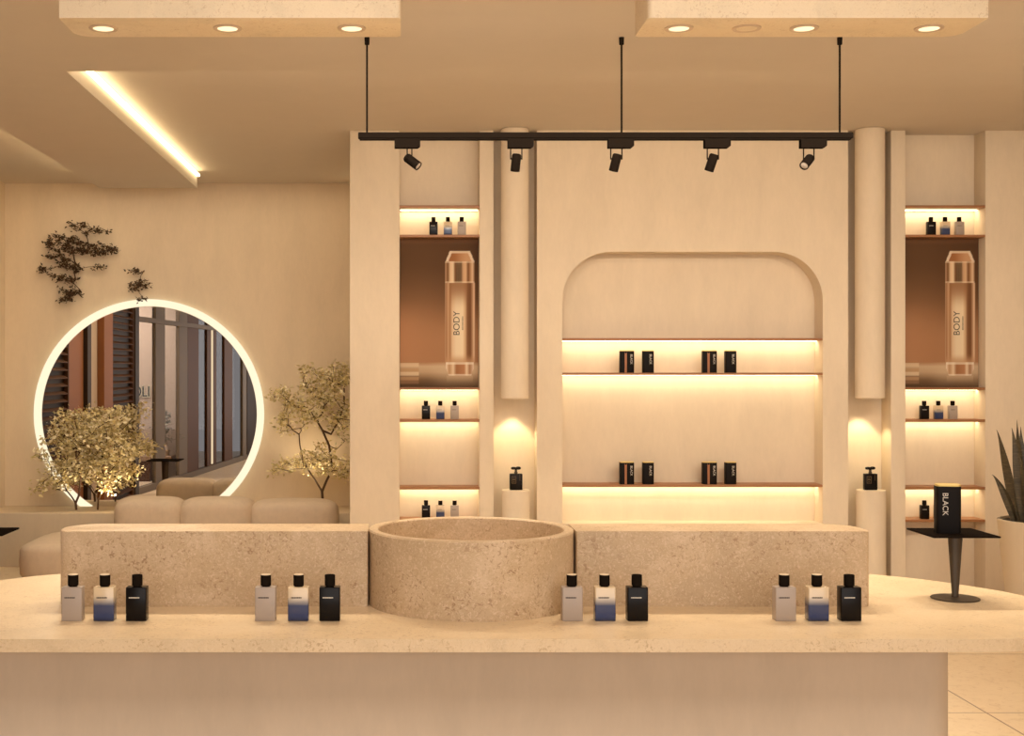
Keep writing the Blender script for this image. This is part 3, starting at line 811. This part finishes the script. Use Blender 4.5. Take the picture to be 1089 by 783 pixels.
# branches mounted on the wall
DK = [(66, 48, 28), (78, 56, 32), (58, 42, 26), (96, 66, 40)]
def wall_branch(label, blobs, chain, seed, hubs=0):
    rnd = random.Random(seed); Y = YB - 0.075
    base = P(*chain[0], YB - 0.001)
    t = thing('wall_branch', label, 'branch decoration', base, 'dark leafy branches on the wall')
    pts = [P(x, y, Y) - base for x, y in chain]; pts[0].y = 0.0
    at = [a - base for a in crown_points(blobs, rnd, Y, 0.04)]
    bm = grow([{'pts': pts}], at, rnd, 0.05, 0.0009); obj('twigs', bm, M['bark'], t, 60)
    linked('foliage', leafy([(a, 7, 0.012) for a in at], 0, 0.026, 0, DK, rnd), None, t)
wall_branch('large dark leafy branch mounted on the lounge wall, upper left of the mirror',
    [(80, 240, 10, 5, 16), (94, 245, 10, 4, 12), (108, 246, 8, 2, 7), (62, 258, 14, 9, 44), (78, 261, 12, 9, 38), (104, 265, 14, 7, 42), (119, 265, 8, 4, 14), (57, 272, 10, 4, 12), (69, 281, 9, 6, 20), (80, 286, 7, 5, 18),
     (105, 285, 6, 2, 7), (48, 287, 8, 3, 12), (62, 295, 9, 3, 12), (76, 299, 10, 2.5, 14), (78, 311, 9, 5, 22), (68, 319, 9, 3, 14), (66, 308, 3, 3, 4), (92, 268, 8, 3, 8)],
    [(92, 262), (93, 254), (90, 248)], 5)
wall_branch('small dark leafy branch on the lounge wall just above the mirror ring',
    [(145, 289, 8, 2, 9), (150, 303, 8, 5, 22), (141, 305, 5, 4, 8), (152, 318, 7, 2, 6)], [(149, 300), (149, 296)], 6)

# ------------------------------------------------------------------ snake plant
PYY = 7.25; pc = P(1110, 553, PYY); ph_ = pc.z
t = thing('plant_pot', 'tall tapered cream planter cut off by the right edge of the frame', 'planter', (pc.x, PYY, 0))
R0 = (1110 - 1064.5) / F * PYY
bm = B(); lathe(bm, [(0, 0), (R0 * 0.72, 0), (R0 * 0.86, ph_ * 0.55), (R0, ph_ - 0.004), (R0 - 0.003, ph_), (R0 - 0.016, ph_), (R0 - 0.02, ph_ - 0.04), (0, ph_ - 0.04)], 56); obj('pot', bm, M['pot'], t, 30)
bm = B(); lathe(bm, [(0, ph_ - 0.04), (R0 - 0.0205, ph_ - 0.04), (R0 - 0.0205, ph_ - 0.012), (0, ph_ - 0.006)], 40); obj('soil', bm, M['darkbrown'], t, 30)
def leafmat():
    m, nt, b = new_mat('snake_plant_leaf'); v = coords(nt, (6, 6, 30)); n = noise(nt, v, 3, 4, 0.6, 1.0)
    nt.links.new(ramp(nt, n, [(0.35, lin((52, 44, 30))), (0.55, lin((72, 62, 42))), (0.7, lin((98, 84, 58)))]), b.inputs['Base Color'])
    b.inputs['Roughness'].default_value = 0.45; return m
M['snake'] = leafmat()
t2 = thing('snake_plant', 'dark upright pointed-leaf plant growing in the tall planter at right', 'plant', (pc.x, PYY, ph_ - 0.012))
def blade(bx, by, tipx, tipz, tipy, w, curl):
    bm = B(); n = 16; secs = []
    b0 = Vector((bx, by, 0)); tp = Vector((tipx, tipy, tipz))
    for i in range(n + 1):
        s = i / n
        p = b0.lerp(tp, s); p.z = tipz * (1 - (1 - s) ** (1 + curl)) if curl else tipz * s
        ww = w * (0.55 + 0.75 * math.sin(PI * min(1, s * 0.9 + 0.1)) ) * (1 - s ** 2.2) + 0.0008
        d = Vector((math.cos(by * 37 + bx * 13) , math.sin(by * 37 + bx * 13) * 0.7, 0)).normalized()
        nn = Vector((-d.y, d.x, 0))
        secs.append([bm.verts.new(p + d * ww), bm.verts.new(p + nn * ww * 0.35), bm.verts.new(p - d * ww), bm.verts.new(p - nn * ww * -0.05)])
    for a, b in zip(secs, secs[1:]):
        for k in range(4): bm.faces.new((a[k], a[(k + 1) % 4], b[(k + 1) % 4], b[k]))
    bm.faces.new(secs[0][::-1]); bm.faces.new(secs[-1])
    obj('leaf', bm, M['snake'], t2, 40)
mp = PYY / F
for (bpx, tpx, tpy, dy, w, curl) in ((1075, 1052, 502, -0.02, 0.016, 0.5), (1080, 1062, 455, 0.02, 0.02, 0.25), (1084, 1069, 452, -0.06, 0.02, 0.15), (1082, 1078, 444, -0.03, 0.026, 0), (1090, 1089, 452, 0.03, 0.026, 0),
                                     (1098, 1103, 438, -0.05, 0.028, 0), (1108, 1110, 430, 0.04, 0.028, 0), (1088, 1084, 490, -0.09, 0.022, 0), (1096, 1094, 470, -0.07, 0.024, 0.0),
                                     (1083, 1073, 482, -0.10, 0.018, 0.1), (1086, 1083, 462, 0.0, 0.024, 0), (1092, 1097, 455, 0.05, 0.024, 0), (1120, 1128, 446, 0.0, 0.026, 0), (1130, 1146, 466, -0.04, 0.022, 0.3), (1112, 1120, 480, -0.08, 0.022, 0)):
    blade((bpx - 1110) * mp * 0.92, dy * 0.8, (tpx - 1110) * mp, (553 - tpy) * mp, dy * 1.3, w * 1.45, curl)

# ------------------------------------------------------------------ what the mirror shows: left side shopfront
def louvre_panel(y0, y1, mat, label):
    t = thing('louvred_shutter', label, 'shutter', (XL, y0, 0))
    d = y1 - y0
    bm = B(); box(bm, 0.001, 0.02, 0, d, 0.0, 2.9); obj('back_panel', bm, M['darkbrown'], t)
    bm = B()
    z = 0.05
    while z < 2.86:
        vs = [(0.02, 0.03, z), (0.06, 0.03, z - 0.022), (0.062, 0.03, z - 0.014), (0.02, 0.03, z + 0.010)]
        a = [bm.verts.new(v) for v in vs]; b = [bm.verts.new((v[0], d - 0.03, v[2])) for v in vs]
        bm.faces.new(a); bm.faces.new(b[::-1])
        for k in range(4): bm.faces.new((a[k], a[(k + 1) % 4], b[(k + 1) % 4], b[k]))
        z += 0.075
    obj('slats', bm, mat, t)
    bm = B(); box(bm, 0.001, 0.065, 0, 0.03, 0, 2.9); box(bm, 0.001, 0.065, d - 0.03, d, 0, 2.9); obj('shutter_frame', bm, mat, t)
def yv(px, X=XL): return 21.3 - X * F / (px - VX)     # real depth of a spot on the left wall from where the mirror shows it
louvre_panel(yv(67), 10.10, M['brown'], 'brown louvred shutter reflected at the left edge of the mirror')
louvre_panel(yv(137), yv(112.5), M['brown'], 'dark louvred shutter reflected in the left half of the mirror')
def panel(a, b, mat, dep, name, label):
    bm = B(); box(bm, XL + 0.001, XL + dep, yv(b), yv(a), 0, 2.92, 0.003, 1); tag(obj(name, bm, mat), label, 'wall panel')
panel(67.5, 84, M['orange'], 0.05, 'wall_panel', 'terracotta panel reflected beside the left shutter in the mirror')
panel(84.5, 88.5, M['darkbrown'], 0.09, 'wall_panel', 'narrow dark post reflected left of the pale panel in the mirror')
panel(89, 102, M['street'], 0.02, 'wall_panel', 'pale beige panel reflected between terracotta panels in the mirror')
panel(102.5, 112, M['orange'], 0.09, 'wall_panel', 'terracotta panel reflected beside the dark shutter in the mirror')
panel(137.5, 141.5, M['darkbrown'], 0.08, 'wall_panel', 'dark brown jamb reflected beside the shop sign in the mirror')
# skewed shopfront glazing
A = Vector((XL, yv(142) - 0.02)); Bp = Vector(((262 - VX) / F * 22.3, 21.3 - 22.3)); dd = (Bp - A); LL = dd.length; ud = dd.normalized(); ang = math.atan2(ud.y, ud.x)
def par(px):
    "distance along the shopfront of what the mirror shows at px"
    k = (px - VX) / F                                   # X = k * (21.3 - Y)
    return (k * (21.3 - A.y) - A.x) / (ud.x + k * ud.y)
t = thing('shopfront_glazing', 'grey and brown framed shopfront glazing reflected in the right half of the mirror', 'glazing', (A.x, A.y, 0), rz=ang)
for a, b, mat, dep in ((164, 174, 'greyframe', 0.05), (189, 198, 'greyframe', 0.05), (198.3, 210, 'brown', 0.045), (219, 223.3, 'brown', 0.045), (225.2, 229, 'brown', 0.045),
                       (237.5, 246, 'brown', 0.045), (257, 261, 'greyframe', 0.05), (261.5, 284, 'darkbrown', 0.06)):
    bm = B(); box(bm, par(a), par(b), -dep / 2, dep / 2, 0, 2.92, 0.003, 1); obj('mullion', bm, M[mat], t)
bm = B(); box(bm, par(223.8), par(224.8), -0.03, 0.03, 0.1, 2.9); obj('light_line', bm, emit('mullion_led', (1, 0.78, 0.5), 1.0), t)
TZ = 2.13
bm = B(); box(bm, 0, par(261), -0.025, 0.045, TZ, TZ + 0.06); obj('transom', bm, M['greyframe'], t)
bm = B(); box(bm, 0, par(261), -0.04, 0.04, 0, 0.08); obj('sill', bm, M['greyframe'], t)
bm = B(); box(bm, 0, par(261), -0.004, 0.004, 0.08, 2.92); obj('glass_pane', bm, M['pane'], t)
# neighbouring room beyond the glass
yo = 21.3 - 18.2
bm = B(); box(bm, -5.4, -3.10, yo - 0.1, yo, 0, 2.93); struct('wall_neighbour', bm, M['street'])
so = text_obj('shop_sign', 'OLI', 0.21, M['black'], None, ((150.8 - VX) / F * 18.2, yo + 0.02, EYE - (417 - VY) / F * 18.2), (PI / 2, 0, PI), 0.012, mirror=True)
hl = text_obj('letter_halo', 'OLI', 0.21, emit('halo', (1, 0.78, 0.5), 0.75), so, (0, 0, -0.014), (0, 0, 0), 0.002, mirror=True, offset=0.012)
so.scale = (0.76, 1, 1)
tag(so, 'dark letters OLI on the pale wall reflected in the mirror', 'sign')
yc = 3.33
t = thing('reception_desk', 'wooden reception desk reflected below the shop sign in the mirror', 'desk', (0, yc, 0))
bm = B(); box(bm, -3.95, -3.13, -0.2, 0.2, 0.28, 0.345, 0.003, 1); obj('desk_top', bm, M['countwood'], t)
bm = B(); box(bm, -3.9, -3.42, -0.17, 0.17, 0, 0.28); obj('desk_body', bm, M['brown'], t)
rnd = random.Random(9)
base = Vector((-3.24, yc, 0.3455))
t = thing('leafy_bouquet', 'grey leafy bouquet reflected on the desk in the mirror', 'plant', base)
bm = B(); lathe(bm, [(0, 0), (0.05, 0), (0.07, 0.08), (0.03, 0.16), (0.035, 0.18), (0, 0.18)], 20); obj('vase', bm, M['street'], t, 40)
at = [Vector((rnd.gauss(0, 0.06), rnd.gauss(0, 0.06), rnd.uniform(0.2, 0.62))) for _ in range(40)]
bm = grow([{'pts': [(0, 0, 0.1), (0, 0, 0.22)]}], at, rnd); obj('stems', bm, M['bark'], t)
linked('foliage', leafy([(a, 9, 0.03) for a in at], 0, 0.04, 0, [(150, 144, 124), (130, 124, 108)], rnd), None, t)

# ------------------------------------------------------------------ lights
def area(name, loc, rot, sx, sy, e, col, spread=180):
    l = bpy.data.lights.new(name, 'AREA'); l.shape = 'RECTANGLE'; l.size = sx; l.size_y = sy; l.energy = e; l.color = col; l.spread = math.radians(spread)
    o = bpy.data.objects.new(name, l); C.objects.link(o); o.location = loc; o.rotation_euler = rot; return o
area('ceiling_fill', (0.3, 1.2, SOF - 0.01), (0, 0, 0), 3.2, 1.2, 55, (1, 0.90, 0.80))  # added overhead fill for the room, not a fitting
area('daylight_fill', (1.2, -2.9, 1.6), (PI / 2, 0, 0), 6.0, 2.4, 120, (1, 0.93, 0.88))  # added fill behind the camera, standing in for daylight
area('ceiling_fill', (-1.6, 10.2, UP - 0.01), (math.radians(0), 0, 0), 2.6, 0.2, 4.5, (1, 0.84, 0.60))  # added fill to brighten the lounge wall
area('neighbour_fill', (-4.2, 4.2, 2.85), (0, 0, 0), 1.2, 1.2, 110, (1, 0.90, 0.84))  # added fill to brighten the wall beyond the glass
area('ceiling_fill', (1.4, 4.72, SOF - 0.09), (math.radians(60), 0, 0), 4.2, 0.16, 23, (1, 0.86, 0.70), 98)  # added fill aimed at the display wall, kept out of view
area('tray_fill', (1.8, 6.09, SOF + 0.03), (math.radians(130), 0, 0), 6.4, 0.03, 15, (1, 0.84, 0.62))  # added fill to lighten the raised ceiling behind the soffit edge
area('ceiling_fill', (0.4, 2.6, 2.85), (math.radians(66), 0, 0), 3.4, 0.2, 8.5, (1, 0.86, 0.70), 100)  # added fill to brighten the fronts of the ceiling blocks
area('ceiling_fill', (-1.93, 8.2, SOF - 0.01), (0, 0, 0), 0.5, 2.5, 30, (1, 0.88, 0.70))  # added general fill below the ceiling beam, no fitting there
area('ceiling_fill', (3.2, 4.6, SOF - 0.01), (0, 0, 0), 0.8, 0.8, 30, (1, 0.88, 0.70))  # added general fill on the right side, no fitting there
for c in (c1, c2):                                       # small lamp in the underside of each hanging cylinder
    l = bpy.data.lights.new('cylinder_lamp', 'SPOT'); l.energy = 8; l.color = (1, 0.82, 0.48); l.spot_size = math.radians(80); l.spot_blend = 0.3; l.shadow_soft_size = 0.015
    o = bpy.data.objects.new('cylinder_lamp', l); C.objects.link(o); o.location = (c[0], 8.33, c[2] - 0.01)

w = bpy.data.worlds.new('World'); bpy.context.scene.world = w; w.use_nodes = True
bg = w.node_tree.nodes['Background']; bg.inputs[0].default_value = (0.86, 0.84, 0.88, 1); bg.inputs[1].default_value = 0.35

# ------------------------------------------------------------------ camera
cam = bpy.data.cameras.new('camera'); co = bpy.data.objects.new('camera', cam); C.objects.link(co)
co.location = (0, 0, EYE); co.rotation_euler = (PI / 2, 0, 0)
cam.sensor_width = 36; cam.lens = F / 1089 * 36
cam.shift_x = (544.5 - VX) / 1089; cam.shift_y = (VY - 391.5) / 1089
cam.clip_end = 100
sc = bpy.context.scene; sc.camera = co
sc.view_settings.view_transform = 'Standard'; sc.view_settings.look = 'None'; sc.view_settings.gamma = 1; sc.view_settings.exposure = 0.0
sc.view_settings.use_curve_mapping = False
